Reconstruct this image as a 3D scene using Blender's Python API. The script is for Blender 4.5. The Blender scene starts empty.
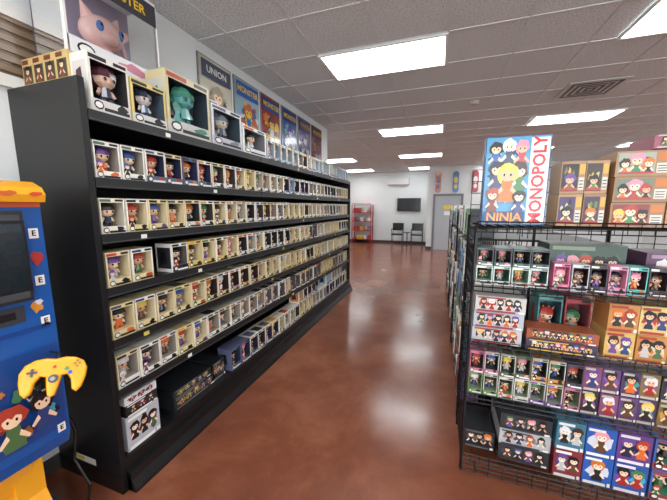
import bpy, bmesh, math, random
from mathutils import Matrix, Vector
R=random.Random(7)
def C(r,g,b):
    f=lambda c:((c/255+0.055)/1.055)**2.4 if c/255>0.04045 else c/255/12.92
    return (f(r),f(g),f(b),1.0)
WHITE=C(228,226,220);BLACK=C(16,16,18);CREAM=C(222,206,172)
T=Matrix.Translation
def Rz(a): return Matrix.Rotation(math.radians(a),4,'Z')
def Rx(a): return Matrix.Rotation(math.radians(a),4,'X')
def Ry(a): return Matrix.Rotation(math.radians(a),4,'Y')
I=Matrix.Identity(4)

# ---------------- materials ----------------
def newmat(name):
    m=bpy.data.materials.new(name);m.use_nodes=True
    n=m.node_tree.nodes;l=m.node_tree.links
    return m,n,l,n['Principled BSDF']
def vmat(name,rough,metal=0,coat=0):
    m,n,l,b=newmat(name)
    a=n.new('ShaderNodeAttribute');a.attribute_name='Col'
    l.new(a.outputs['Color'],b.inputs['Base Color'])
    b.inputs['Roughness'].default_value=rough;b.inputs['Metallic'].default_value=metal
    if coat:b.inputs['Coat Weight'].default_value=coat
    return m
M_CARD=vmat('printed_card',0.36);M_PLAS=vmat('glossy_plastic',0.25,0,0.3);M_MET=vmat('powder_coated_metal',0.42);M_CHROME=vmat('metal',0.25,1)
def film():
    m,n,l,b=newmat('clear_film')
    n.remove(b);t=n.new('ShaderNodeBsdfTransparent');g=n.new('ShaderNodeBsdfGlossy');g.inputs['Roughness'].default_value=.05
    f=n.new('ShaderNodeFresnel');f.inputs[0].default_value=1.35;x=n.new('ShaderNodeMixShader')
    l.new(f.outputs[0],x.inputs[0]);l.new(t.outputs[0],x.inputs[1]);l.new(g.outputs[0],x.inputs[2])
    l.new(x.outputs[0],n['Material Output'].inputs[0]);return m
M_FILM=film()
def emat(name,col,s):
    m,n,l,b=newmat(name);b.inputs['Base Color'].default_value=col
    b.inputs['Emission Color'].default_value=col;b.inputs['Emission Strength'].default_value=s;return m
M_LIGHT=emat('fluorescent_diffuser',(.94,.98,1,1),15)
def wallmat(name,col,sc=60,bump=.05):
    m,n,l,b=newmat(name)
    tc=n.new('ShaderNodeTexCoord');no=n.new('ShaderNodeTexNoise');no.inputs['Scale'].default_value=sc
    l.new(tc.outputs['Object'],no.inputs['Vector'])
    r=n.new('ShaderNodeValToRGB');r.color_ramp.elements[0].color=[c*.93 for c in col[:3]]+[1];r.color_ramp.elements[1].color=col
    l.new(no.outputs['Fac'],r.inputs[0]);l.new(r.outputs[0],b.inputs['Base Color'])
    bp=n.new('ShaderNodeBump');bp.inputs['Strength'].default_value=bump;l.new(no.outputs['Fac'],bp.inputs['Height']);l.new(bp.outputs[0],b.inputs['Normal'])
    b.inputs['Roughness'].default_value=.7;return m
M_WALL=wallmat('painted_drywall',C(222,225,224))
M_BASE=wallmat('rubber_baseboard',C(60,58,56))
def floormat():
    m,n,l,b=newmat('stained_concrete')
    tc=n.new('ShaderNodeTexCoord')
    def noise(s,d=6,r=.6,dist=0):
        x=n.new('ShaderNodeTexNoise');x.inputs['Scale'].default_value=s;x.inputs['Detail'].default_value=d;x.inputs['Roughness'].default_value=r;x.inputs['Distortion'].default_value=dist
        l.new(tc.outputs['Object'],x.inputs['Vector']);return x
    a=noise(1.3,10,.66,.3);r=n.new('ShaderNodeValToRGB');e=r.color_ramp.elements
    e[0].position=.28;e[0].color=C(98,54,38);e[1].position=.74;e[1].color=C(154,98,72)
    x=e.new(.5);x.color=C(126,72,51)
    l.new(a.outputs['Fac'],r.inputs[0])
    s=noise(26,5,.75,.4);r2=n.new('ShaderNodeValToRGB');r2.color_ramp.elements[0].position=.62;r2.color_ramp.elements[0].color=(0,0,0,1);r2.color_ramp.elements[1].position=.76;r2.color_ramp.elements[1].color=(.22,.22,.22,1)
    l.new(s.outputs['Fac'],r2.inputs[0])
    mx=n.new('ShaderNodeMixRGB');l.new(r2.outputs[0],mx.inputs[0]);l.new(r.outputs[0],mx.inputs[1]);mx.inputs[2].default_value=C(184,142,114)
    l.new(mx.outputs[0],b.inputs['Base Color'])
    q=noise(2.5,5,.6);mr=n.new('ShaderNodeMapRange');mr.inputs[3].default_value=.1;mr.inputs[4].default_value=.3
    l.new(q.outputs['Fac'],mr.inputs[0]);l.new(mr.outputs[0],b.inputs['Roughness'])
    bp=n.new('ShaderNodeBump');bp.inputs['Strength'].default_value=.03;l.new(q.outputs['Fac'],bp.inputs['Height']);l.new(bp.outputs[0],b.inputs['Normal'])
    return m
M_FLOOR=floormat()
def ceilmat():
    m,n,l,b=newmat('acoustic_tile')
    tc=n.new('ShaderNodeTexCoord')
    no=n.new('ShaderNodeTexNoise');no.inputs['Scale'].default_value=90;no.inputs['Detail'].default_value=2;l.new(tc.outputs['Object'],no.inputs['Vector'])
    r=n.new('ShaderNodeValToRGB');r.color_ramp.elements[0].position=.34;r.color_ramp.elements[0].color=C(166,167,166);r.color_ramp.elements[1].position=.5;r.color_ramp.elements[1].color=C(220,222,222)
    l.new(no.outputs['Fac'],r.inputs[0]);l.new(r.outputs[0],b.inputs['Base Color'])
    b.inputs['Roughness'].default_value=.9;return m
M_CEIL=ceilmat()
MATS=[M_CARD,M_PLAS,M_MET,M_FILM,M_LIGHT,M_CHROME]

# ---------------- mesh builder ----------------
class MB:
    def __init__(s): s.v=[];s.f=[];s.c=[];s.m=[]
    def add(s,vs,fs,col,mat=0,M=I,smooth=False):
        o=len(s.v);s.v+=[tuple(M@Vector(p)) for p in vs]
        for i,f in enumerate(fs):
            s.f.append([o+j for j in f]);s.c.append(col[i] if isinstance(col,list) else col);s.m.append(mat)
    def box(s,x0,y0,z0,x1,y1,z1,col,mat=0,M=I):
        vs=[(x0,y0,z0),(x1,y0,z0),(x1,y1,z0),(x0,y1,z0),(x0,y0,z1),(x1,y0,z1),(x1,y1,z1),(x0,y1,z1)]
        fs=[(0,3,2,1),(4,5,6,7),(0,1,5,4),(1,2,6,5),(2,3,7,6),(3,0,4,7)]
        s.add(vs,fs,col,mat,M)
    def fq(s,x0,z0,x1,z1,y,col,mat=0,M=I): # front quad facing -y
        s.add([(x0,y,z0),(x1,y,z0),(x1,y,z1),(x0,y,z1)],[(0,1,2,3)],col,mat,M)
    def disc(s,cx,cz,rx,rz,y,col,mat=0,M=I,n=12,a0=0):
        s.add([(cx+rx*math.cos(a0+2*math.pi*i/n),y,cz+rz*math.sin(a0+2*math.pi*i/n)) for i in range(n)],[tuple(range(n))],col,mat,M)
    def blob(s,cx,cz,rx,rz,y,col,mat=0,M=I,n=11,jit=.5):
        vs=[(cx,y,cz)]
        for i in range(n):
            k=1-jit*R.random();vs.append((cx+rx*k*math.cos(2*math.pi*i/n),y,cz+rz*k*math.sin(2*math.pi*i/n)))
        s.add(vs,[(0,1+i,1+(i+1)%n) for i in range(n)],col,mat,M)
    def person(s,cx,z0,h,y,skin,hair,cloth,mat=0,M=I,chibi=1.0):
        """flat printed cartoon character: hair mass, body, arms, face, fringe, eyes"""
        hr=.24*h*chibi;hz=z0+h-hr*1.1
        s.blob(cx,hz+.1*hr,hr*1.3,hr*1.35,y,hair,mat,M,13,.3)
        s.add([(cx-.2*h,y-.0004,z0),(cx+.2*h,y-.0004,z0),(cx+.1*h,y-.0004,hz-.5*hr),(cx-.1*h,y-.0004,hz-.5*hr)],[(0,1,2,3)],cloth,mat,M)
        for sg in(-1,1): s.add([(cx+sg*.12*h,y-.0006,z0+.42*h),(cx+sg*.28*h,y-.0006,z0+.2*h),(cx+sg*.24*h,y-.0006,z0+.14*h),(cx+sg*.08*h,y-.0006,z0+.3*h)],[(0,1,2,3) if sg>0 else (3,2,1,0)],skin,mat,M)
        s.disc(cx,hz-.1*hr,hr*.72,hr*.78,y-.0008,skin,mat,M,10)
        s.add([(cx-.78*hr,y-.0012,hz+.05*hr),(cx-.25*hr,y-.0012,hz+.3*hr),(cx,y-.0012,hz+.02*hr),(cx+.3*hr,y-.0012,hz+.3*hr),(cx+.78*hr,y-.0012,hz+.05*hr),(cx+.6*hr,y-.0012,hz+.8*hr),(cx-.6*hr,y-.0012,hz+.8*hr)],[(0,1,6),(1,2,3),(3,4,5),(1,3,5,6)],hair,mat,M)
        for sg in(-1,1): s.disc(cx+sg*.32*hr,hz-.15*hr,.1*hr,.17*hr,y-.0014,BLACK,mat,M,6)
    def sph(s,c,r,col,mat=0,M=I,seg=8,rings=6,t0=0,t1=math.pi):
        vs=[];fs=[]
        for i in range(rings+1):
            t=t0+(t1-t0)*i/rings
            for j in range(seg):
                p=2*math.pi*j/seg
                vs.append((c[0]+r[0]*math.sin(t)*math.cos(p),c[1]+r[1]*math.sin(t)*math.sin(p),c[2]+r[2]*math.cos(t)))
        for i in range(rings):
            for j in range(seg):
                a=i*seg+j;b=i*seg+(j+1)%seg
                fs.append((a,a+seg,b+seg,b))
        s.add(vs,fs,col,mat,M)
    def cyl(s,p0,p1,r0,r1,col,mat=0,M=I,n=8,caps=True):
        p0=Vector(p0);p1=Vector(p1);d=(p1-p0).normalized()
        u=d.orthogonal().normalized();w=d.cross(u)
        vs=[];
        for p,r in((p0,r0),(p1,r1)):
            for j in range(n):
                a=2*math.pi*(j+.5)/n;vs.append(tuple(p+u*r*math.cos(a)+w*r*math.sin(a)))
        fs=[(j,(j+1)%n,n+(j+1)%n,n+j) for j in range(n)]
        if caps: fs+=[tuple(range(n-1,-1,-1)),tuple(range(n,2*n))]
        s.add(vs,fs,col,mat,M)
    def wire(s,p0,p1,r,col=BLACK,mat=2,M=I): s.cyl(p0,p1,r,r,col,mat,M,4,False)
    def tube(s,pts,r,col,mat=1,M=I,n=6):
        for a,b in zip(pts[:-1],pts[1:]): s.cyl(a,b,r,r,col,mat,M,n,True)
    def prism(s,pts,y0,y1,col,mat=0,M=I):
        n=len(pts);vs=[(p[0],y0,p[1]) for p in pts]+[(p[0],y1,p[1]) for p in pts]
        fs=[tuple(range(n)),tuple(range(2*n-1,n-1,-1))]+[(i,n+i,n+(i+1)%n,(i+1)%n) for i in range(n)]
        s.add(vs,fs,col,mat,M)
    def text(s,body,size,col,mat=0,M=I,sx=1.0,off=.02):
        cu=bpy.data.curves.new('t','FONT');cu.body=body;cu.size=size;cu.align_x='CENTER';cu.align_y='CENTER';cu.offset=size*off
        cu.resolution_u=2
        o=bpy.data.objects.new('t',cu);bpy.context.scene.collection.objects.link(o)
        bpy.context.view_layer.update()
        me=o.evaluated_get(bpy.context.evaluated_depsgraph_get()).to_mesh()
        X=M@Rx(90)
        s.add([(v.co.x*sx,v.co.y,v.co.z) for v in me.vertices],[tuple(p.vertices) for p in me.polygons],col,mat,X)
        bpy.data.objects.remove(o)
    def build(s,name,smooth=False,mats=None):
        me=bpy.data.meshes.new(name);me.from_pydata(s.v,[],s.f)
        for m in (mats or MATS): me.materials.append(m)
        me.polygons.foreach_set('material_index',s.m)
        at=me.color_attributes.new('Col','FLOAT_COLOR','CORNER')
        buf=[]
        for p,c in zip(me.polygons,s.c): buf+=list(c)*p.loop_total
        at.data.foreach_set('color',buf)
        me.update();o=bpy.data.objects.new(name,me);bpy.context.scene.collection.objects.link(o);return o
def slab(name,x0,y0,z0,x1,y1,z1,mat):
    b=MB();b.box(x0,y0,z0,x1,y1,z1,WHITE);o=b.build(name,mats=[mat]);return o

# ---------------- room ----------------
H=3.1;WL=-2.15;WE=5.75
slab('floor',-5.6,-3.6,-.1,6.1,13.7,0,M_FLOOR)
slab('ceiling',-5.6,-3.6,H,6.1,13.7,H+.1,M_CEIL)
slab('wall_left',WL-.12,-3.5,0,WL,WE,H,M_WALL)
slab('wall_left_return',-5.5,WE-.12,0,WL-.12,WE,H,M_WALL)
slab('wall_left_far',-5.6,WE,0,-5.5,13.6,H,M_WALL)
slab('wall_back',-5.5,13.6,0,-.45,13.7,H,M_WALL)
slab('wall_back_right',-.45,12.0,0,6.0,12.1,H,M_WALL)
slab('wall_back_side',-.45,12.1,0,-.35,13.6,H,M_WALL)
slab('wall_right',6.0,-3.5,0,6.1,12,H,M_WALL)
fw=MB()
fw.box(WL,-3.6,0,-1.9,-3.5,H,WHITE);fw.box(5.8,-3.6,0,6.0,-3.5,H,WHITE);fw.box(-1.9,-3.6,2.75,5.8,-3.5,H,WHITE);fw.box(-1.9,-3.6,0,5.8,-3.5,.25,WHITE)
fw.build('wall_front',mats=[M_WALL])
b=MB()
for x in (-1.9,.6,3.2,5.74): b.box(x,-3.58,.25,x+.06,-3.52,2.75,C(150,150,150),2)
b.box(-1.9,-3.58,.25,5.8,-3.52,.31,C(150,150,150),2);b.box(-1.9,-3.58,2.69,5.8,-3.52,2.75,C(150,150,150),2)
b.build('window_1')
for nm,a in (('baseboard_left',(WL,-3.5,0,WL+.008,WE,.1)),('baseboard_back',(-5.5,13.585,0,-.45,13.6,.1)),('baseboard_right',(5.985,-3.5,0,6,12,.1)),('baseboard_left_far',(-5.5,WE,0,-5.485,13.6,.1))):
    slab(nm,*a,M_BASE)
b=MB();b.box(-.46,11.985,0,-.2,12,.1,BLACK);b.box(.76,11.985,0,6,12,.1,BLACK);b.build('baseboard_back_right',mats=[M_BASE])
# ceiling grid
g=MB();gc=C(206,208,208)
k=-9
while k*.61<6:
    X=k*.61;g.box(X-.012,-3.5,H-.006,X+.012,13.6,H,gc,0);k+=1
k=-5
while k*.61+3.0<13.6:
    Y=3.0+k*.61-.61*5;g.box(-5.5,Y-.012,H-.0065,6,Y+.012,H,gc,0);k+=1
    if Y>13: break
g.build('ceiling_grid')
# lights
def panel(x,y):
    b=MB();z=H-.012
    w,d=1.22,.61
    b.box(x,y,z-.01,x+w,y+.025,H-.007,C(230,230,228),2);b.box(x,y+d-.025,z-.01,x+w,y+d,H-.007,C(230,230,228),2)
    b.box(x,y+.025,z-.01,x+.025,y+d-.025,H-.007,C(230,230,228),2);b.box(x+w-.025,y+.025,z-.01,x+w,y+d-.025,H-.007,C(230,230,228),2)
    b.box(x+.025,y+.025,z-.006,x+w-.025,y+d-.025,H-.007,WHITE,4)
    b.build('ceiling_light_panel')
for yy in (-3.1,-.05,3.0,6.05,9.1):
    panel(-1.22,yy);panel(1.42,yy);panel(4.06,yy)
panel(1.42,11.3) ;panel(-1.22,12.15);panel(-3.86,6.4);panel(-3.86,9.3);panel(-3.86,12.15)
# vent, smoke detector
b=MB();b.box(1.42,4.62,H-.02,2.03,5.2,H-.007,C(200,198,192),2)
for i in range(4):
    a=.05+.065*i
    for (x0,y0,x1,y1) in ((1.42+a,4.62+a*.95,2.03-a,4.62+a*.95+.03),(1.42+a,5.2-a*.95-.03,2.03-a,5.2-a*.95),(1.42+a,4.62+a,1.42+a+.03,5.2-a),(2.03-a-.03,4.62+a,2.03-a,5.2-a)):
        b.box(x0,y0,H-.024,x1,y1,H-.0195,C(60,58,56),2)
b.build('air_vent')
b=MB();b.cyl((.4,4.95,H-.05),(.4,4.95,H-.007),.05,.07,C(190,180,165),1,n=16);b.build('smoke_detector')

# ---------------- figures / boxes ----------------
SK=[C(238,200,165),C(245,215,185),C(225,175,140)]
HAIR=[C(25,22,25),C(220,190,80),C(60,38,25),C(170,60,44),C(215,215,220),C(60,90,150),C(220,140,160),C(200,110,40),C(70,120,80),C(100,70,140),C(20,18,20),C(35,25,22),C(20,18,20)]
CL=[C(205,100,40),C(40,60,110),C(30,30,34),C(150,40,40),C(70,100,60),C(180,180,180),C(100,70,130),C(90,60,40),C(24,24,28),C(30,34,60)]
def figure(mb,M,Hh,skin,hair,cloth,seg=8):
    w=Hh
    mb.box(-.16*w,-.06*w,0,-.03*w,.06*w,.16*w,cloth,1,M);mb.box(.03*w,-.06*w,0,.16*w,.06*w,.16*w,cloth,1,M)
    mb.cyl((0,0,.14*w),(0,0,.42*w),.17*w,.12*w,cloth,1,M,8)
    mb.cyl((-.15*w,0,.36*w),(-.24*w,-.04*w,.2*w),.05*w,.045*w,skin,1,M,5);mb.cyl((.15*w,0,.36*w),(.24*w,-.04*w,.2*w),.05*w,.045*w,skin,1,M,5)
    mb.sph((0,0,.64*w),(.30*w,.24*w,.26*w),skin,1,M,seg,6)
    mb.sph((0,.04*w,.70*w),(.35*w,.29*w,.29*w),hair,1,M,seg,4,0,math.pi*.54)
    mb.sph((0,.1*w,.62*w),(.33*w,.2*w,.3*w),hair,1,M,seg,4,0,math.pi*.8)
    for sx in(-1,1):
        mb.sph((sx*.12*w,-.215*w,.60*w),(.045*w,.03*w,.05*w),BLACK,1,M,6,4)
    if R.random()<.35:
        for a in(-.22,-.08,.08,.22): mb.cyl((a*w,.03*w,.86*w),(a*1.5*w,.02*w,1.04*w),.08*w,.005*w,hair,1,M,5)
def winbox(mb,M,w,h,d,side,front,inner,skin,hair,cloth,band=None,fig=True,topband=None):
    x0,x1=-w/2,w/2;band=band or front
    vs=[(x0,0,0),(x1,0,0),(x1,d,0),(x0,d,0),(x0,0,h),(x1,0,h),(x1,d,h),(x0,d,h)]
    mb.add(vs,[(0,3,2,1),(4,5,6,7),(1,2,6,5),(2,3,7,6),(3,0,4,7)],side,0,M)
    a,bq,z0,z1=x0+.06*w,x1-.06*w,.22*h,.88*h;D=.8*d
    mb.fq(x0,0,x1,z0,0,front,0,M);mb.fq(x0,z1,x1,h,0,side,0,M);mb.fq(x0,z0,a,z1,0,side,0,M);mb.fq(bq,z0,x1,z1,0,side,0,M)
    v2=[(a,0,z0),(bq,0,z0),(bq,D,z0),(a,D,z0),(a,0,z1),(bq,0,z1),(bq,D,z1),(a,D,z1)]
    mb.add(v2,[(0,1,2,3),(7,6,5,4),(1,5,6,2),(2,6,7,3),(0,3,7,4)],inner,0,M)
    mb.blob(0,.55*h,.42*w,.28*h,D-.002,[R.choice([BLACK,C(60,58,64),front,C(70,60,60)])]*11,0,M)
    e=-.0006
    mb.fq(x0+.03*w,.90*h,x0+.45*w,.97*h,e,band,0,M);mb.fq(x0+.62*w,.91*h,x1-.05*w,.97*h,e,BLACK,0,M)
    if R.random()<.5: mb.person(x0+.2*w,.16*h,.34*h,e*2,skin,hair,cloth,0,M)
    mb.blob(x0+.75*w,.14*h,.2*w,.1*h,e,R.choice([BLACK,cloth,hair]),0,M,8)
    mb.fq(x0+.3*w,.04*h,x1-.05*w,.10*h,e*2,BLACK if sum(front[:3])>.9 else WHITE,0,M)
    mb.disc(x0+.17*w,.12*h,.12*w,.085*h,e*5,BLACK,0,M,8);mb.disc(x0+.17*w,.12*h,.09*w,.055*h,e*6,WHITE,0,M,8)
    for xx,sg in((x0,-1),(x1,1)):
        mb.add([(xx+sg*.0005,.1*d,.12*h),(xx+sg*.0005,.1*d,.86*h),(xx+sg*.0005,.9*d,.86*h),(xx+sg*.0005,.9*d,.12*h)],[(0,1,2,3)],front,0,M)
        mb.add([(xx+sg*.001,.3*d,.3*h),(xx+sg*.001,.4*d,.75*h),(xx+sg*.001,.7*d,.7*h),(xx+sg*.001,.75*d,.25*h)],[(0,1,2,3)],hair,0,M)
    tb=topband or (band if R.random()<.25 else front)
    mb.add([(x0+.15*w,.1*d,h+.0005),(x1-.15*w,.1*d,h+.0005),(x1-.15*w,.8*d,h+.0005),(x0+.15*w,.8*d,h+.0005)],[(0,1,2,3)],tb,0,M)
    if fig: figure(mb,M@T((R.uniform(-.03,.03)*w,.36*d,z0)),min(.68*h,w*1.12),skin,hair,cloth)
def artbox(mb,M,w,h,d,body,cols,txt=None,tcol=WHITE,n=5):
    mb.box(-w/2,0,0,w/2,d,h,body,0,M)
    for i in range(n):
        c=R.choice(cols);rx=.55*w/n;rz=.34*h
        cx=-.42*w+.84*w*(i+.5)/n
        rx=min(rx,.5*w-abs(cx)-.005*w)
        mb.blob(cx,.52*h,rx,rz,-.0006-.0002*i,c,0,M,11)
        ph=min(.72*h,1.5*w/n)
        mb.person(cx,.5*h-ph*.45,ph,-.0028-.0002*(i%2),R.choice(SK),R.choice(HAIR),R.choice(CL),0,M)
    mb.fq(-.46*w,.03*h,.3*w,.13*h,-.0055,tcol,0,M);mb.fq(-.46*w,.87*h,.1*w,.96*h,-.0055,tcol,0,M);mb.fq(.36*w,.04*h,.46*w,.16*h,-.0055,WHITE,0,M)
PAL=[(C(220,200,150),C(198,182,146)),(C(226,222,212),C(140,132,122)),(C(216,184,104),C(200,184,144)),(C(215,212,206),C(44,44,50)),(C(205,125,70),C(180,160,125)),(C(130,160,188),C(150,168,184)),(C(226,222,212),C(64,58,56)),(C(196,176,130),C(52,40,36)),(C(84,90,118),C(40,44,70)),(C(224,216,196),C(176,168,150)),(C(44,44,50),C(90,86,84)),(C(60,100,150),C(200,196,184))]
def randbox(mb,M,w,h,d,pi=None,side=None):
    f,inn=PAL[R.randrange(len(PAL)) if pi is None else pi]
    r=R.random()
    sd=side or (C(226,222,212) if r<.55 else C(216,200,164) if r<.78 else f)
    winbox(mb,M,w,h,d,sd,f,inn,R.choice(SK),R.choice(HAIR),R.choice(CL),band=R.choice([C(180,60,44),C(40,60,100),C(205,150,60),BLACK,C(70,100,80),C(30,30,36),BLACK]))

# ---------------- gondola ----------------
GX=-1.6;GB=-2.14;Y0,Y1=1.03,5.5
LV=[.2,.60,.887,1.175,1.457,1.74,2.06]
KB=C(15,15,17)
b=MB()
b.box(GB,Y0,0,GX+.03,Y1,.12,KB,2)
b.box(GB,Y0,.12,GX,Y1,.2,KB,2)
b.box(GB,Y0-.03,0,GX,Y0,2.2,KB,2)
b.box(GB,Y0-.032,0,GX+.005,Y0-.03,.10,KB,2)
b.box(GB,Y1,0,GX-.005,Y1+.03,2.06,KB,2)
b.box(GB,Y0,.2,GB+.02,Y1,2.06,KB,2)
SEC=[Y0,2.5,4.0,Y1]
for z in LV[1:]:
    for s0,s1 in zip(SEC[:-1],SEC[1:]):
        b.box(GB+.02,s0+.003,z-.022,GX-.008,s1-.003,z,KB,2)
        b.box(GX-.008,s0+.003,z-.045,GX,s1-.003,z+.006,C(26,26,28),2)
        b.box(GX,s0+.003,z-.04,GX+.003,s1-.003,z-.036,C(70,70,72),2)
        for y in(s0+.02,s1-.02):
            b.prism([(GX-.02,z-.022),(GB+.02,z-.022),(GB+.02,z-.1)],y-.003,y+.003,KB,2)
        for q in range(1):
            yy=R.uniform(s0+.05,s1-.1);b.box(GX+.003,yy,z-.035,GX+.0036,yy+.035,z-.012,R.choice([WHITE,WHITE,C(200,185,90)]),0)
for y in SEC[1:-1]: b.box(GB+.02,y-.02,.2,GB+.035,y+.02,2.06,C(45,45,47),2)
b.prism([(GX,0),(GX+.06,0),(GX+.06,.02),(GX,.12)],Y0,Y1,KB,2)
b.fq(-1.98,.12,-1.8,.16,Y0-.0335,WHITE,0);b.fq(-1.97,.13,-1.9,.15,Y0-.034,C(230,200,40),0)
b.build('retail_gondola_shelf')
b=MB()
MR=lambda x,y,z:T((x,y,z))@Rz(90)
def row(z,y,yend,pals,w=.128,h=.187,gaps=(),x=GX-.012):
    run=0;pi=0
    while y+w<yend:
        if run<=0: run=R.randint(1,4);pi=R.choice(pals)
        run-=1
        skip=any(g0<y+w/2<g1 for g0,g1 in gaps)
        ww=w*R.choice([1,1,1,1.02,1.0])
        if not skip:
            randbox(b,MR(x-R.uniform(0,.012),y+ww/2,z+.001)@Rz(R.uniform(-1.5,1.5)),ww,h*R.choice([1,1,1,1.01]),.14,pi)
        y+=ww+R.uniform(.003,.012)
YE_=Y1-.03
row(LV[5],1.05,YE_,[0,1,3,5,6,9,8,1,11])
row(LV[4],1.05,YE_,[0,1,9,6,3,9,10,11])
row(LV[3],1.05,YE_,[0,3,9,2,7,1,10],gaps=((1.32,1.42),))
row(LV[2],1.05,YE_,[0,0,2,7,0,9,6,11])
row(LV[1],1.05,YE_,[0,0,2,7,6,1,10])
row(LV[0],1.98,YE_,[0,1,3,6,9,8],h=.19)
row(LV[0]+.192,3.3,YE_,[1,3,6,5,4],h=.165,gaps=((3.9,4.3),))
row(LV[6],2.66,YE_,[1,3,6,5,9,9,11],h=.19)
for (y,w,z,h,bc) in ((1.17,.21,.2,.21,C(180,180,186)),(1.17,.2,.412,.07,C(30,32,36)),(1.17,.2,.483,.05,C(215,215,215))):
    artbox(b,MR(GX-.02,y,z+.001),w,h,.3,bc,[C(40,40,50),C(120,40,40),C(50,60,100)],n=3)
for (y,w,z,h) in ((1.62,.4,.2,.08),(1.6,.36,.282,.06),(1.87,.14,.2,.15)):
    artbox(b,MR(GX-.06,y,z+.001),w,h,.3,C(34,36,40),[C(90,90,110),C(150,130,60)],tcol=C(120,120,120))
b.build('boxed_figure_collection')

# boxes on top
TD=2.067
b=MB()
for i in range(4):
    for t in range(2):
        M=T((-2.045+.09*i,1.05,TD+.145*t))
        b.box(-.044,0,0,.044,.13,.143,C(196,170,112),0,M)
        b.fq(-.036,.02,.036,.105,-.0006,C(74,64,50),0,M);b.person(0,.022,.08,-.0012,SK[0],HAIR[0],C(120,60,44),0,M)
        b.fq(-.04,.115,.01,.136,-.0006,C(110,50,34),0,M)
for i in range(3):
    for t in range(2): b.box(-2.05,1.2+.13*i,TD+.145*t,-1.85,1.325+.13*i,TD+.145*t+.143,C(205,175,110),0)
b.build('gold_figure_box_stack')
def single(name,y0,y1,h,side,front,inner,skin,hair,cloth,band=None,x=GX-.01,z=TD,d=.12):
    b=MB();winbox(b,MR(x,(y0+y1)/2,z),y1-y0,h,d,side,front,inner,skin,hair,cloth,band)
    return b.build(name)
single('boxed_figure',1.06,1.26,.27,C(220,214,204),C(200,195,190),C(50,46,48),C(206,170,150),C(70,34,44),C(60,60,70),C(40,40,44))
single('boxed_figure',1.27,1.49,.23,C(212,190,110),C(200,198,192),C(70,80,90),C(210,195,185),C(40,44,60),C(60,90,120),C(30,34,40))
single('boxed_figure',1.50,1.87,.37,C(200,188,144),C(190,188,180),C(50,60,68),C(80,150,145),C(60,126,105),C(80,150,145),C(170,60,50),d=.16)
single('boxed_figure',1.89,2.24,.29,C(205,205,210),C(180,180,188),C(60,70,80),C(200,190,170),C(110,120,130),C(80,90,110),C(60,60,70),d=.16)
single('boxed_figure',2.26,2.62,.23,C(222,222,220),C(206,206,204),C(120,120,125),SK[0],C(30,30,30),C(200,200,200),C(180,60,50),d=.16)
single('boxed_figure',1.95,2.25,.42,C(190,192,198),C(70,74,90),C(46,50,64),SK[0],C(150,60,50),C(60,60,80),C(200,160,60),x=-1.84,d=.2)
single('boxed_figure',2.3,2.62,.34,C(222,220,214),C(150,160,180),C(90,96,110),SK[1],C(40,40,50),C(80,80,120),C(60,60,70),x=-1.84,d=.2)
# large figure box with creature
b=MB();z0=TD+.292;M=MR(-1.785,1.36,z0);w,h,d=.53,.52,.26
sd=C(214,200,206)
b.box(-w/2,0,0,w/2,d,.02,sd,0,M);b.box(-w/2,d-.01,.02,w/2,d,h,C(150,140,160),0,M)
b.box(-w/2,0,h-.015,w/2,d-.01,h,C(225,222,226),0,M)
for sx in(-1,1):
    b.box(sx*w/2-.006,0,.02,sx*w/2+.006,.02,h-.015,WHITE,0,M)
b.fq(-w/2,.02,w/2,.1,0,C(220,218,220),0,M);b.fq(-w/2,h-.14,w/2,h-.015,0,C(54,54,60),0,M)
b.add([(-w/2,0,.02),(-w/2,d,.02),(-w/2,d,h-.02),(-w/2,0,h-.02)],[(0,1,2,3)],WHITE,3,M)
b.fq(-w/2+.007,.1,w/2-.007,h-.14,.002,WHITE,3,M)
b.blob(.08,.06,.12,.035,-.001,C(200,130,150),0,M)
b.disc(-.18,.055,.045,.032,-.001,BLACK,0,M);b.disc(-.18,.055,.035,.022,-.002,WHITE,0,M)
b.text('MONSTER',.07,C(230,190,40),0,M@T((.03,-.001,h-.08)))
pk=C(226,186,180)
b.sph((0,.13,.24),(.115,.09,.09),pk,1,M,24,16)
b.sph((0,.07,.205),(.055,.035,.04),pk,1,M,16,10)
for sx in(-1,1):
    b.cyl((sx*.065,.13,.29),(sx*.1,.13,.365),.04,.006,pk,1,M,10)
    b.sph((sx*.058,.055,.245),(.02,.014,.028),C(70,120,190),1,M,10,8);b.sph((sx*.058,.046,.25),(.008,.008,.013),BLACK,1,M,6,5)
    b.cyl((sx*.04,.13,.05),(sx*.08,.06,.03),.03,.035,pk,1,M,8)
    b.cyl((sx*.05,.12,.14),(sx*.085,.06,.12),.016,.014,pk,1,M,8)
b.sph((0,.13,.1),(.065,.06,.08),pk,1,M,12,8)
b.tube([(.05,.18,.08),(.14,.2,.1),(.19,.2,.2),(.17,.2,.28),(.2,.2,.32)],.01,pk,1,M);b.sph((.2,.2,.33),(.02,.02,.03),pk,1,M)
b.build('large_boxed_creature_figure')

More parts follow.
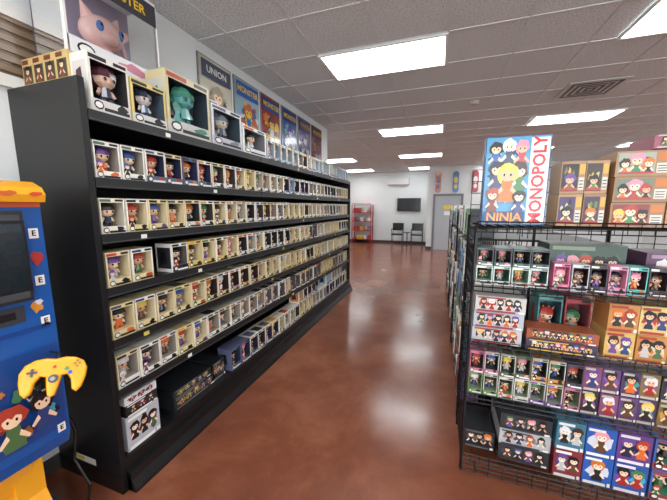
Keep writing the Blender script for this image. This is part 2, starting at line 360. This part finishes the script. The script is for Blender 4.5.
# ---------------- posters ----------------
def poster(i,y0,bg,ttl,tb,tc,cols):
    b=MB();w,h=.47,.78;M=T((WL+.015,y0+w/2,2.22))@Rz(90)
    b.box(-w/2,0,0,w/2,.013,h,C(120,120,120),2,M);b.fq(-w/2+.012,.012,w/2-.012,h-.012,-.001,bg,1,M)
    k=0
    for j in range(30):
        c=cols[j%len(cols)];r=R.uniform(.035,.1);lim=w/2-.015-r;cx=R.uniform(-lim,lim);cz=R.uniform(.12,h-.25)
        k+=1
        b.blob(cx,cz,r,r*R.uniform(.8,1.2),-.002-.0003*k,c,1,M,13,.6)
    for cx,z,ph in((-.11,.1,.26),(.1,.08,.3),(0,.2,.34)): b.person(cx,z,ph,-.0125,cols[1] if i else SK[0],cols[2],cols[3],1,M)
    b.fq(-w/2+.03,h-.19,w/2-.03,h-.04,-.012,tb,1,M)
    b.text(ttl,.085,tc,1,M@T((0,-.0135,h-.115)))
    b.fq(-w/2+.03,.03,w/2-.03,.06,-.012,tb,1,M)
    b.build('wall_poster')
poster(0,2.36,C(190,182,166),'UNION',C(60,66,84),C(215,215,210),[C(120,110,100),C(84,80,86),C(156,142,118),C(130,110,90),C(60,56,60),C(190,184,170)])
poster(1,2.87,C(130,155,165),'MONSTER',C(40,80,150),C(215,180,40),[C(80,140,80),C(195,165,60),C(160,84,60),C(50,90,140),C(190,190,190),C(40,50,70)])
poster(2,3.38,C(130,44,36),'MONSTER',C(40,60,120),C(215,180,40),[C(185,105,45),C(200,170,70),C(80,40,40),C(190,190,190)])
poster(3,3.9,C(60,84,140),'MONSTER',C(30,50,110),C(215,180,40),[C(100,150,180),C(180,180,190),C(70,60,140),C(40,60,90)])
poster(4,4.42,C(90,86,130),'MONSTER',C(40,40,90),C(215,180,40),[C(140,116,166),C(170,170,180),C(70,60,110),C(50,44,80)])
poster(5,4.94,C(110,50,60),'MONSTER',C(70,30,50),C(215,180,40),[C(180,130,80),C(150,60,60),C(60,30,50),C(40,30,40)])
b=MB();fc=C(215,214,210)
M=T((WL-.0,1.06,2.24))@Rz(90)
b.box(-.24,-.02,0,.24,0,.34,C(96,78,62),0,M)
for z in [i*.05 for i in range(1,7)]: b.box(-.21,-.028,z,.21,-.0205,z+.03,C(128,108,88),0,M)
b.box(-.28,-.04,-.03,-.21,0,.38,fc,2,M);b.box(.21,-.04,-.03,.28,0,.38,fc,2,M);b.box(-.21,-.04,.32,.21,0,.38,fc,2,M);b.box(-.21,-.04,-.03,.21,0,.03,fc,2,M)
b.build('transom_blind')

# ---------------- game kiosk ----------------
b=MB();BL=C(22,80,152);YE=C(232,160,36);DK=C(20,24,34)
ky0,ky1=.2,.8;fx=-1.6
b.prism([(-2.05,.5),(fx-.02,.5),(fx,.56),(fx,1.1),(fx+.0,1.62),(-2.05,1.62)],ky0,ky1,BL,1)
b.prism([(-2.05,1.62),(fx+.03,1.62),(fx+.04,1.65),(fx+.02,1.68),(fx-.04,1.705),(-2.05,1.72)],ky0-.01,ky1+.005,YE,1)
MK=T((fx,0,0))@Rz(90)
for j in range(7): b.blob(ky0+.06+.085*j,1.653,.03,.014,-.0405,[C(200,70,40),C(60,120,60),C(190,90,40)][j%3],1,MK,10,.5)
b.fq(ky0,1.60,ky1,1.62,-.002,C(200,84,34),1,MK)
b.box(ky0+.03,-.03,1.22,ky1-.075,0,1.585,C(36,38,42),1,MK)
b.box(ky0+.045,-.04,1.235,ky1-.09,-.03,1.57,C(60,64,68),1,MK)
cx_=(ky0+ky1-.045)/2;hw=(ky1-ky0-.045)/2-.045
b.fq(cx_-hw-.012,1.262,cx_+hw+.012,1.548,-.0405,C(16,18,20),1,MK)
n=8;vs=[];fs=[]
for i in range(n+1):
    for j in range(n+1):
        u=-1+2*i/n;v=-1+2*j/n;vs.append((cx_+hw*u,-.041-.02*(1-u*u*.5-v*v*.5),1.405+.13*v))
for i in range(n):
    for j in range(n): fs.append((i*(n+1)+j,(i+1)*(n+1)+j,(i+1)*(n+1)+j+1,i*(n+1)+j+1))
b.add(vs,fs,C(22,34,40),1,MK)
for z in(1.5,1.3,1.12):
    b.fq(ky1-.052,z-.03,ky1-.02,z+.012,-.004,WHITE,1,MK);b.text('E',.032,BLACK,1,MK@T((ky1-.036,-.006,z-.009)))
b.blob(ky1-.035,1.39,.025,.04,-.004,C(170,56,50),1,MK)
b.blob(ky1-.06,1.18,.025,.03,-.004,C(200,130,50),1,MK)
b.blob(ky1-.05,1.2,.02,.015,-.006,C(200,200,200),1,MK)
b.fq(ky0+.05,1.13,ky1-.1,1.2,-.004,C(50,54,60),1,MK);b.fq(ky0+.1,1.15,ky1-.13,1.18,-.006,BLACK,1,MK)
b.fq(ky0+.02,1.08,ky1-.02,1.1,-.004,C(20,60,130),1,MK)
b.fq(ky0+.02,.6,ky1-.01,1.0,-.004,C(28,66,130),1,MK)
arts=[C(70,160,170),C(190,120,60),C(185,175,90),C(150,56,50),C(30,30,40),C(180,180,180),C(70,120,80),C(60,50,110),C(30,34,60),C(160,110,70),C(30,34,44)]
for j in range(90):
    r=R.uniform(.012,.032);cx=R.uniform(ky0+.07,ky1-.045);cz=R.uniform(.64,.9)
    b.blob(cx,cz,r,r*R.uniform(.7,1.3),-.005-.0003*j,R.choice(arts),1,MK,12,.6)
for cx,z,ph,hh in((ky1-.1,.66,.16,0),(ky1-.2,.63,.18,3),(ky1-.32,.66,.16,1)): b.person(cx,z,ph,-.033,SK[0],HAIR[hh],CL[hh+1],1,MK)
b.fq(ky1-.05,.58,ky1-.02,.62,-.008,WHITE,1,MK);b.text('E',.03,BLACK,1,MK@T((ky1-.035,-.01,.6)))
b.box(fx,ky1-.13,.86,fx+.1,ky1-.07,.885,DK,1)
b.box(fx+.07,ky1-.15,.885,fx+.1,ky1-.05,.92,DK,1)
pts=[(-2.0,0.06),(-1.72,.06),(-1.68,.2),(-1.7,.35),(-1.66,.5),(-2.0,.5)]
b.prism(pts,ky0+.12,ky1-.12,YE,1)
b.prism([(-1.74,.06),(-1.5,.06),(-1.52,.1),(-1.6,.16),(-1.68,.3),(-1.68,.5),(-1.74,.5)],ky1-.18,ky1-.08,YE,1)
b.prism([(-2.05,0),(-1.4,0),(-1.42,.05),(-1.5,.08),(-2.05,.08)],ky0,ky1+.02,C(24,50,120),1)
b.box(-1.85,ky0+.2,.065,-1.5,ky1-.2,.12,C(200,60,40),1)
b.tube([(-1.68,ky1+.02,.66),(-1.66,ky1+.05,.5),(-1.68,ky1+.04,.34),(-1.62,ky1+.06,.2),(-1.62,ky1+.04,.1),(-1.7,ky1+.08,.02)],.007,BLACK,1)
kiosk=b.build('arcade_demo_kiosk')
half=[(0,.046),(.03,.052),(.062,.047),(.09,.03),(.104,0),(.102,-.035),(.092,-.075),(.076,-.092),(.06,-.078),(.054,-.04),(.04,-.018),(.024,-.022),(.019,-.06),(.012,-.092),(0,-.1)]
out=half+[(-x,y) for x,y in half[-2:0:-1]]
bm=bmesh.new();vs=[bm.verts.new((x,y,-.018)) for x,y in out];f=bm.faces.new(vs)
r=bmesh.ops.extrude_face_region(bm,geom=[f]);nv=[e for e in r['geom'] if isinstance(e,bmesh.types.BMVert)]
bmesh.ops.translate(bm,verts=nv,vec=(0,0,.036));bmesh.ops.recalc_face_normals(bm,faces=bm.faces)
ed=[e for e in bm.edges if abs(e.verts[0].co.z-e.verts[1].co.z)<1e-5]
bmesh.ops.bevel(bm,geom=ed,offset=.010,segments=3,affect='EDGES',profile=.5)
me=bpy.data.meshes.new('controller_body');bm.to_mesh(me);bm.free()
cm,n_,l_,bs=newmat('yellow_plastic');bs.inputs['Base Color'].default_value=C(236,166,24);bs.inputs['Roughness'].default_value=.25
me.materials.append(cm);co=bpy.data.objects.new('controller_body',me);bpy.context.scene.collection.objects.link(co)
MC=T((fx+.14,ky1-.095,.935))@Rz(58)@Rx(66)@Rz(-10)
co.matrix_world=MC;co.parent=kiosk
b=MB()
def zc(x,y,r,h,col): b.cyl((x,y,.016),(x,y,.018+h),r,r*.9,col,1,MC,12)
zc(0,-.03,.017,.006,C(70,70,72));zc(0,-.03,.009,.016,C(150,150,150));zc(0,.015,.006,.004,C(200,40,40))
b.box(-.08,-.004,.017,-.05,.004,.024,C(60,60,62),1,MC);b.box(-.069,-.015,.017,-.061,.015,.024,C(60,60,62),1,MC)
zc(.05,-.012,.008,.005,C(40,80,190));zc(.038,.004,.008,.005,C(40,150,70))
for a,c in((.062,.02),(.078,.02),(.07,.03),(.07,.01)): zc(a,c,.0055,.004,C(150,120,50))
b.tube([MC@Vector(p) for p in((0,.045,0),(.0,.07,-.02),(-.03,.08,-.06))],.005,BLACK,1)
cb=b.build('controller_buttons');cb.parent=kiosk

# ---------------- right wire rack endcap ----------------
RX0,RX1=.195,1.62;RY0,RY1=1.8,2.22
SZ=[.1,.5,.83,1.17,1.5]
b=MB()
for x in(RX0,RX1):
    for y in(RY0+.02,RY1): b.cyl((x,y,0),(x,y,1.5),.009,.009,BLACK,2,n=6)
    for k in range(20): b.wire((x,RY0+.02,.06+k*.075),(x,RY1,.06+k*.075),.002)
    for k in range(1,5): b.wire((x,RY0+.02+k*.075,0.03),(x,RY0+.02+k*.075,1.5),.002)
k=0
while RX0+k*.075<RX1:
    b.wire((RX0+k*.075,RY1,.03),(RX0+k*.075,RY1,1.84),.0025);k+=1
for k in range(25): b.wire((RX0,RY1,.04+k*.075),(RX1,RY1,.04+k*.075),.0025)
for z in SZ:
    z-=.004
    for y in(RY0,RY0+.14,RY0+.28,RY1-.01): b.wire((RX0,y,z-.004),(RX1,y,z-.004),.004)
    b.wire((RX0,RY0,z+.025),(RX1,RY0,z+.025),.003)
    b.wire((RX0,RY0,z-.03),(RX1,RY0,z-.03),.003)
    x=RX0
    while x<=RX1:
        b.wire((x,RY0,z),(x,RY1,z),.0025);b.wire((x,RY0,z-.03),(x,RY0,z+.025),.002);x+=.05
for k in range(20): b.wire((RX0+k*.075,RY0-.0,.0),(RX0+k*.075,RY0,.1),.003)
for z in(.01,.04): b.wire((RX0,RY0,z),(RX1,RY0,z),.003)
b.build('wire_display_rack')
b=MB()
F=lambda x,y,z:T((x,y,z))
def wb(x0,x1,z,h,y=RY0+.03,d=.16,side=None,front=None,inner=None,hair=None,cloth=None,band=None):
    winbox(b,F((x0+x1)/2+R.uniform(-.001,.001),y+R.uniform(0,.012),z),x1-x0-.002,h,d,side or WHITE,front or C(220,220,215),inner or C(70,70,74),R.choice(SK),hair or R.choice(HAIR),cloth or R.choice(CL),band)
x=.21
for i in range(4):
    wb(x,x+.085,SZ[3],.105,side=C(195,210,202),inner=C(60,110,100) if i%2 else C(110,150,130),hair=HAIR[[0,3,1,6][i]])
    wb(x,x+.085,SZ[3]+.106,.1,side=C(60,64,68),front=C(70,100,94),inner=C(40,50,56));x+=.088
cl=[C(200,110,145),C(180,180,186),C(60,54,58),C(215,140,168),C(90,175,165),C(60,60,66),C(190,70,116),C(104,80,146)]
i=0
x=.575
while x<1.58:
    c=cl[i%8];wb(x,x+.074,SZ[3],.14,y=RY0+.02,d=.08,side=c,front=c,inner=C(50,42,48) if i%3 else c,hair=R.choice(HAIR),band=WHITE);x+=.078;i+=1
artbox(b,F(.75,RY0+.14,SZ[3]),.34,.23,.2,C(56,76,64),[C(110,120,84),C(80,100,80)],tcol=C(120,130,110))
artbox(b,F(1.2,RY0+.14,SZ[3]),.4,.2,.2,C(90,60,84),[C(160,110,140),C(80,100,80)],tcol=C(160,130,150))
for k in range(3):
    artbox(b,F(.335+.004*k,RY0+.03,SZ[2]+.092*k),.25,.09,.3,[C(180,180,186),C(170,176,186),C(190,186,182)][k],[C(160,50,50),C(60,70,110),C(40,40,44),C(30,30,36)],tcol=C(150,50,54),n=5)
artbox(b,F(.64,RY0+.02,SZ[2]),.32,.06,.12,C(60,50,80),[C(200,130,70),C(200,180,90),C(170,60,50),C(50,90,150)],tcol=C(210,170,80),n=10)
artbox(b,F(.64,RY0+.02,SZ[2]+.061),.32,.06,.12,C(150,80,50),[C(200,130,70),C(200,180,90),C(50,60,100),C(40,34,44)],tcol=C(60,50,60),n=10)
wb(.56,.68,SZ[2],.275,y=RY0+.16,side=C(60,120,120),front=C(80,150,140),inner=C(60,100,110))
wb(.69,.81,SZ[2],.27,y=RY0+.16,side=C(150,44,50),front=C(150,44,50),inner=C(130,70,80))
YB=[C(206,170,96),C(186,128,70),C(212,188,120)]
for k in range(2):
    x=.83
    for j in range(6):
        artbox(b,F(x+.06,RY0+.03+R.uniform(0,.01),SZ[2]+.146*k),.12,.144,.16,YB[(j+k)%3],[C(160,60,44),C(60,80,130),C(210,200,170),C(110,60,34)],tcol=C(160,60,44),n=2);x+=.125
for k in range(2):
    x=.21;i=0
    while x<1.56:
        c=[C(110,145,85),C(200,200,195),C(110,80,140),C(180,110,136),C(90,100,70),C(200,140,70),C(70,60,80)][(i//2+k*3)%7]
        if x<.72: wb(x,x+.076,SZ[1]+.136*k,.134,d=.12,side=C(185,185,176) if i%3 else c,front=c,inner=C(50,56,50) if k else C(120,130,104),band=c)
        else: artbox(b,F(x+.038,RY0+.03+R.uniform(0,.012),SZ[1]+.136*k),.076,.134,.12,[C(70,50,90),C(120,100,60),C(44,40,50),C(120,70,100),C(90,60,110)][(i+k)%5],[c,C(200,180,120),C(120,80,140),C(60,140,130)],tcol=C(180,170,160),n=1)
        x+=.079;i+=1
for k in range(3): artbox(b,F(.53,RY0+.06,SZ[0]+.1*k),.26,.098,.3,C(176,176,176) if k%2 else C(50,50,54),[C(40,40,44),C(120,110,110),C(90,60,60)],tcol=C(60,60,64),n=4)
for k in range(2):
    z=SZ[0]+.17*k
    artbox(b,F(.735,RY0+.03,z),.13,.168,.2,C(60,110,130) if k else C(130,44,52),[C(60,40,60),C(200,190,180),C(190,130,60),C(60,60,110)],tcol=C(220,220,220),n=2)
    artbox(b,F(.87,RY0+.03,z),.13,.168,.2,C(40,84,160),[C(60,50,120),C(110,180,210),C(20,30,60),C(200,200,210)],tcol=C(220,220,220),n=1)
    artbox(b,F(1.01,RY0+.03,z),.14,.168,.2,C(40,80,150) if k==0 else C(96,60,124),[C(120,60,140),C(60,160,190),C(20,30,60)],tcol=C(220,210,220),n=2)
    wb(1.09,1.23,z,.168,side=C(60,90,156),front=C(130,60,60),inner=C(60,110,90))
    wb(1.24,1.39,z,.168,side=C(60,90,156),front=C(210,180,70),inner=C(60,110,90))
artbox(b,F(.3,RY0+.1,SZ[0]),.17,.12,.25,C(40,40,44),[C(90,90,90)],tcol=C(90,90,90),n=3)
b.build('boxed_toy_assortment')
# top boxes: brown cartons with printed fronts
TZ=1.505
b=MB()
def carton(x,z,w,h,d,pic,ch,lab,y=RY0+.01):
    br=R.choice([C(158,120,84),C(150,112,78),C(168,130,92)])
    M=F(x,y+R.uniform(0,.012),z)@Rz(R.uniform(-1,1))
    b.box(-w/2,0,0,w/2,d,h,br,0,M)
    b.fq(-.46*w,.08*h,.22*w,.92*h,-.0008,pic,0,M)
    for q in range(6): b.blob(R.uniform(-.34,.1)*w,R.uniform(.3,.75)*h,.1*w,.16*h,-.0012-.0001*q,R.choice([ch,C(190,180,150),BLACK,lab]),0,M,9,.6)
    hs=min(.8*h,.8*w)
    b.person(-.12*w,.1*h,hs,-.0022,SK[R.randrange(3)],R.choice(HAIR),ch,0,M,1.2)
    if w>.15: b.person(-.33*w,.1*h,hs*.75,-.0022,SK[R.randrange(3)],R.choice(HAIR),lab,0,M,1.2);b.person(.1*w,.1*h,hs*.75,-.0022,SK[R.randrange(3)],R.choice(HAIR),BLACK,0,M,1.2)
    b.fq(.25*w,.6*h,.47*w,.9*h,-.0012,lab,0,M);b.fq(.25*w,.12*h,.47*w,.5*h,-.0012,C(205,200,190),0,M)
    for q in range(3): b.fq(.27*w,(.18+.1*q)*h,.44*w,(.21+.1*q)*h,-.002,BLACK,0,M)
    b.fq(-.44*w,.1*h,.2*w,.18*h,-.0045,C(170,60,50),0,M)
for k in range(2):
    carton(.615,TZ+.16*k,.1,.158,.16,[C(70,50,90),C(40,36,40)][k],C(120,100,60),C(200,160,70),RY0+.03)
    carton(.715,TZ+.16*k,.09,.158,.16,[C(60,44,70),C(60,50,40)][k],C(100,120,60),C(200,160,70),RY0+.03)
for k in range(3):
    x=.875
    for j in range(3):
        carton(x,TZ+.118*k,.2,.116,.2,[C(130,50,50),C(100,120,100),C(150,160,146)][(j+k)%3],[C(60,130,70),C(170,60,50),C(60,120,80)][k],[C(190,110,50),C(60,110,84)][j%2]);x+=.206
x=.9
for j in range(2):
    artbox(b,F(x+.1,RY0+.01,TZ+.356),.2,.06,.2,C(150,84,98),[C(190,150,160),C(90,60,80)],tcol=C(190,170,170),n=4);x+=.204
b.build('stacked_toy_cartons')
# board game
b=MB();M=T((.365,RY0+.03,TZ+.001))@Rz(3);w,h,d=.3,.455,.055
b.box(-w/2,0,0,w/2,d,h,C(30,60,110),0,M)
b.fq(-w/2+.004,.004,w/2-.004,h-.004,-.001,C(74,146,186),1,M)
b.fq(.06,.012,w/2-.006,h-.012,-.0018,C(228,228,228),1,M)
b.text('MONOPOLY',.079,C(200,30,35),1,M@T((.103,-.003,h/2))@Ry(-90),off=.03)
for q in range(16): b.blob(R.uniform(-.11,.02),R.uniform(.12,.4),.035,.04,-.0014-.00003*q,R.choice([C(200,210,220),C(40,80,140),C(30,50,90),C(120,180,210)]),1,M,12,.6)
for j,(cx,cz,ph,hc,cc) in enumerate([(-.1,.3,.13,HAIR[0],C(40,90,160)),(-.04,.31,.13,HAIR[4],C(60,70,90)),(.02,.3,.13,HAIR[6],C(180,60,80)),(-.09,.18,.15,HAIR[0],C(60,60,110)),(.015,.17,.15,HAIR[2],C(60,120,70)),(-.04,.12,.2,HAIR[1],C(215,110,40)),(-.105,.07,.12,HAIR[3],C(120,40,40)),(.02,.06,.12,HAIR[0],C(50,60,120))]):
    b.person(cx,cz,ph,-.002-.0016*j,SK[j%3],hc,cc,1,M)
b.fq(-w/2+.008,.008,.05,.07,-.016,C(20,40,90),1,M)
b.text('NINJA',.062,C(235,140,30),1,M@T((-.046,-.0168,.04)))
b.build('board_game_box')

# ---------------- long aisle rack behind ----------------
b=MB();LX0,LX1=.2,1.0;LY0,LY1=2.32,6.4
for y in(LY0,3.68,5.04,LY1):
    for x in(LX0,(LX0+LX1)/2,LX1): b.cyl((x,y,0),(x,y,1.55),.010,.010,BLACK,2,n=6)
    for k in range(10): b.wire((LX0,y,.1+k*.15),(LX1,y,.1+k*.15),.003)
for k in range(10): b.wire((.6,LY0,.1+k*.15),(.6,LY1,.1+k*.15),.003)
for k in range(28): b.wire((.6,LY0+k*.15,0.05),(.6,LY0+k*.15,1.55),.003)
LZ=[.1,.42,.74,1.06,1.38]
for z in LZ:
    b.box(LX0,LY0,z-.012,LX1,LY1,z-.003,BLACK,2)
    b.wire((LX0,LY0,z+.02),(LX0,LY1,z+.02),.003)
b.build('aisle_wire_rack')
b=MB()
for zi,z in enumerate(LZ):
    y=LY0+.06;i=0
    while y<LY1-.1:
        w=.1;c=R.choice([C(210,210,205),C(110,145,180),C(170,70,60),C(205,175,85),C(90,90,96),C(120,160,110),C(140,110,160),C(60,60,64)])
        if abs(y-3.68)>.01:
            winbox(b,T((LX0-.01+R.uniform(0,.03),y+w/2,z))@Rz(-90),w,R.choice([.2,.24,.17]),.15,WHITE if i%2 else c,c,C(60,64,70),R.choice(SK),R.choice(HAIR),R.choice(CL),fig=(y<4.2))
        y+=w+.008;i+=1
b.build('boxed_merchandise')

# ---------------- background furniture ----------------
b=MB();b.box(-.17,11.955,0,.71,11.98,2.0,C(168,172,176),2)
for q in((-.25,11.94,0,-.17,11.98,2.08),(.71,11.94,0,.79,11.98,2.08),(-.17,11.94,2.0,.71,11.98,2.08)): b.box(*q,C(110,112,116),2)
b.cyl((.6,11.93,1.0),(.6,11.96,1.0),.03,.03,C(190,180,150),5,n=10);b.cyl((.6,11.92,1.0),(.5,11.92,1.0),.012,.012,C(190,180,150),5)
b.fq(.12,1.52,.42,1.66,11.953,C(225,195,50),0);b.fq(.15,1.3,.38,1.44,11.953,WHITE,0)
b.build('door_1')
for xx,c,c2 in((-.1,C(180,100,60),C(60,60,120)),(.5,C(90,120,170),C(210,190,90)),(1.15,C(170,60,60),C(210,210,210)),(1.85,C(200,140,60),C(40,40,50))):
    b=MB();M=T((xx,11.955,2.12))
    n=12;hw=.1;L=.76
    pts=[(hw*math.cos(math.pi+math.pi*i/n),hw+hw*math.sin(math.pi+math.pi*i/n)) for i in range(n+1)]+[(hw*math.cos(math.pi*i/n),L-hw+hw*math.sin(math.pi*i/n)) for i in range(n+1)]
    b.prism(pts,0,.012,c,1,M);b.disc(0,.45,.07,.12,-.002,c2,1,M);b.disc(0,.22,.06,.08,-.002,c2,1,M)
    for z in(.14,.62): 
        b.box(-.07,.012,z-.02,.07,.03,z+.02,C(120,120,120),2,M)
    b.build('skateboard_deck')
b=MB();b.box(-1.77,13.5,1.42,-.78,13.54,1.98,C(14,14,16),1);b.fq(-1.75,1.45,-.8,1.96,13.498,C(24,26,30),1);b.box(-1.4,13.54,1.6,-1.15,13.6,1.8,BLACK,2);b.build('wall_tv')
b=MB();b.prism([(-0.0,0),(.2,0.02),(.22,.2),(.18,.28),(0,.28)],-.45,.45,C(232,232,230),1,T((-1.75,13.6,2.55))@Rz(-90));b.build('wall_air_conditioner')
def chair(x,y,a):
    b=MB();M=T((x,y,0))@Rz(a)
    b.box(-.23,-.22,.43,.23,.22,.48,BLACK,1,M)
    b.box(-.22,.2,.6,.22,.235,.92,BLACK,1,M)
    for sx in(-1,1):
        b.cyl((sx*.22,-.2,0),(sx*.22,-.2,.66),.014,.014,C(60,60,62),2,M);b.cyl((sx*.22,.24,0),(sx*.22,.21,.92),.014,.014,C(60,60,62),2,M)
        b.box(sx*.22-.025,-.22,.66,sx*.22+.025,.2,.69,BLACK,1,M);b.cyl((sx*.22,-.2,.2),(sx*.22,.23,.2),.01,.01,C(60,60,62),2,M)
    b.build('waiting_chair')
chair(-1.65,12.9,0);chair(-.85,12.9,0)
b=MB();b.cyl((-1.25,12.9,.52),(-1.25,12.9,.55),.14,.14,C(40,36,34),1,n=20);b.cyl((-1.25,12.9,.02),(-1.25,12.9,.52),.02,.02,BLACK,2);b.cyl((-1.25,12.9,0),(-1.25,12.9,.02),.12,.11,BLACK,2,n=16)
b.build('side_table')
b=MB();rc=C(180,36,40)
for x in(-3.7,-2.85):
    for y in(13.05,13.5): b.cyl((x,y,0),(x,y,1.7),.018,.018,rc,2)
for z in(.15,.55,.95,1.35,1.68):
    b.box(-3.7,13.05,z,-2.85,13.5,z+.02,rc,2);b.wire((-3.7,13.04,z+.08),(-2.85,13.04,z+.08),.01,rc)
    if z<1.5:
        for j in range(5):
            if R.random()<.75: b.box(-3.65+.16*j,13.1,z+.021,-3.52+.16*j,13.4,z+.2,R.choice([WHITE,C(90,120,160),C(210,190,90),C(180,70,60)]),0)
b.build('red_storage_rack')

# ---------------- world, camera ----------------
w=bpy.data.worlds.new('World');bpy.context.scene.world=w;w.use_nodes=True
bg=w.node_tree.nodes['Background'];bg.inputs[0].default_value=(.9,.96,1,1);bg.inputs[1].default_value=5.6
cam=bpy.data.cameras.new('camera');cam.sensor_width=36;cam.lens=300/667*36;cam.clip_start=.02
c=bpy.data.objects.new('camera',cam);bpy.context.scene.collection.objects.link(c)
c.location=(0,0,1.6);c.rotation_euler=(math.radians(90-8.16),0,math.radians(19.35))
bpy.context.scene.camera=c
bpy.context.scene.view_settings.view_transform='Standard'
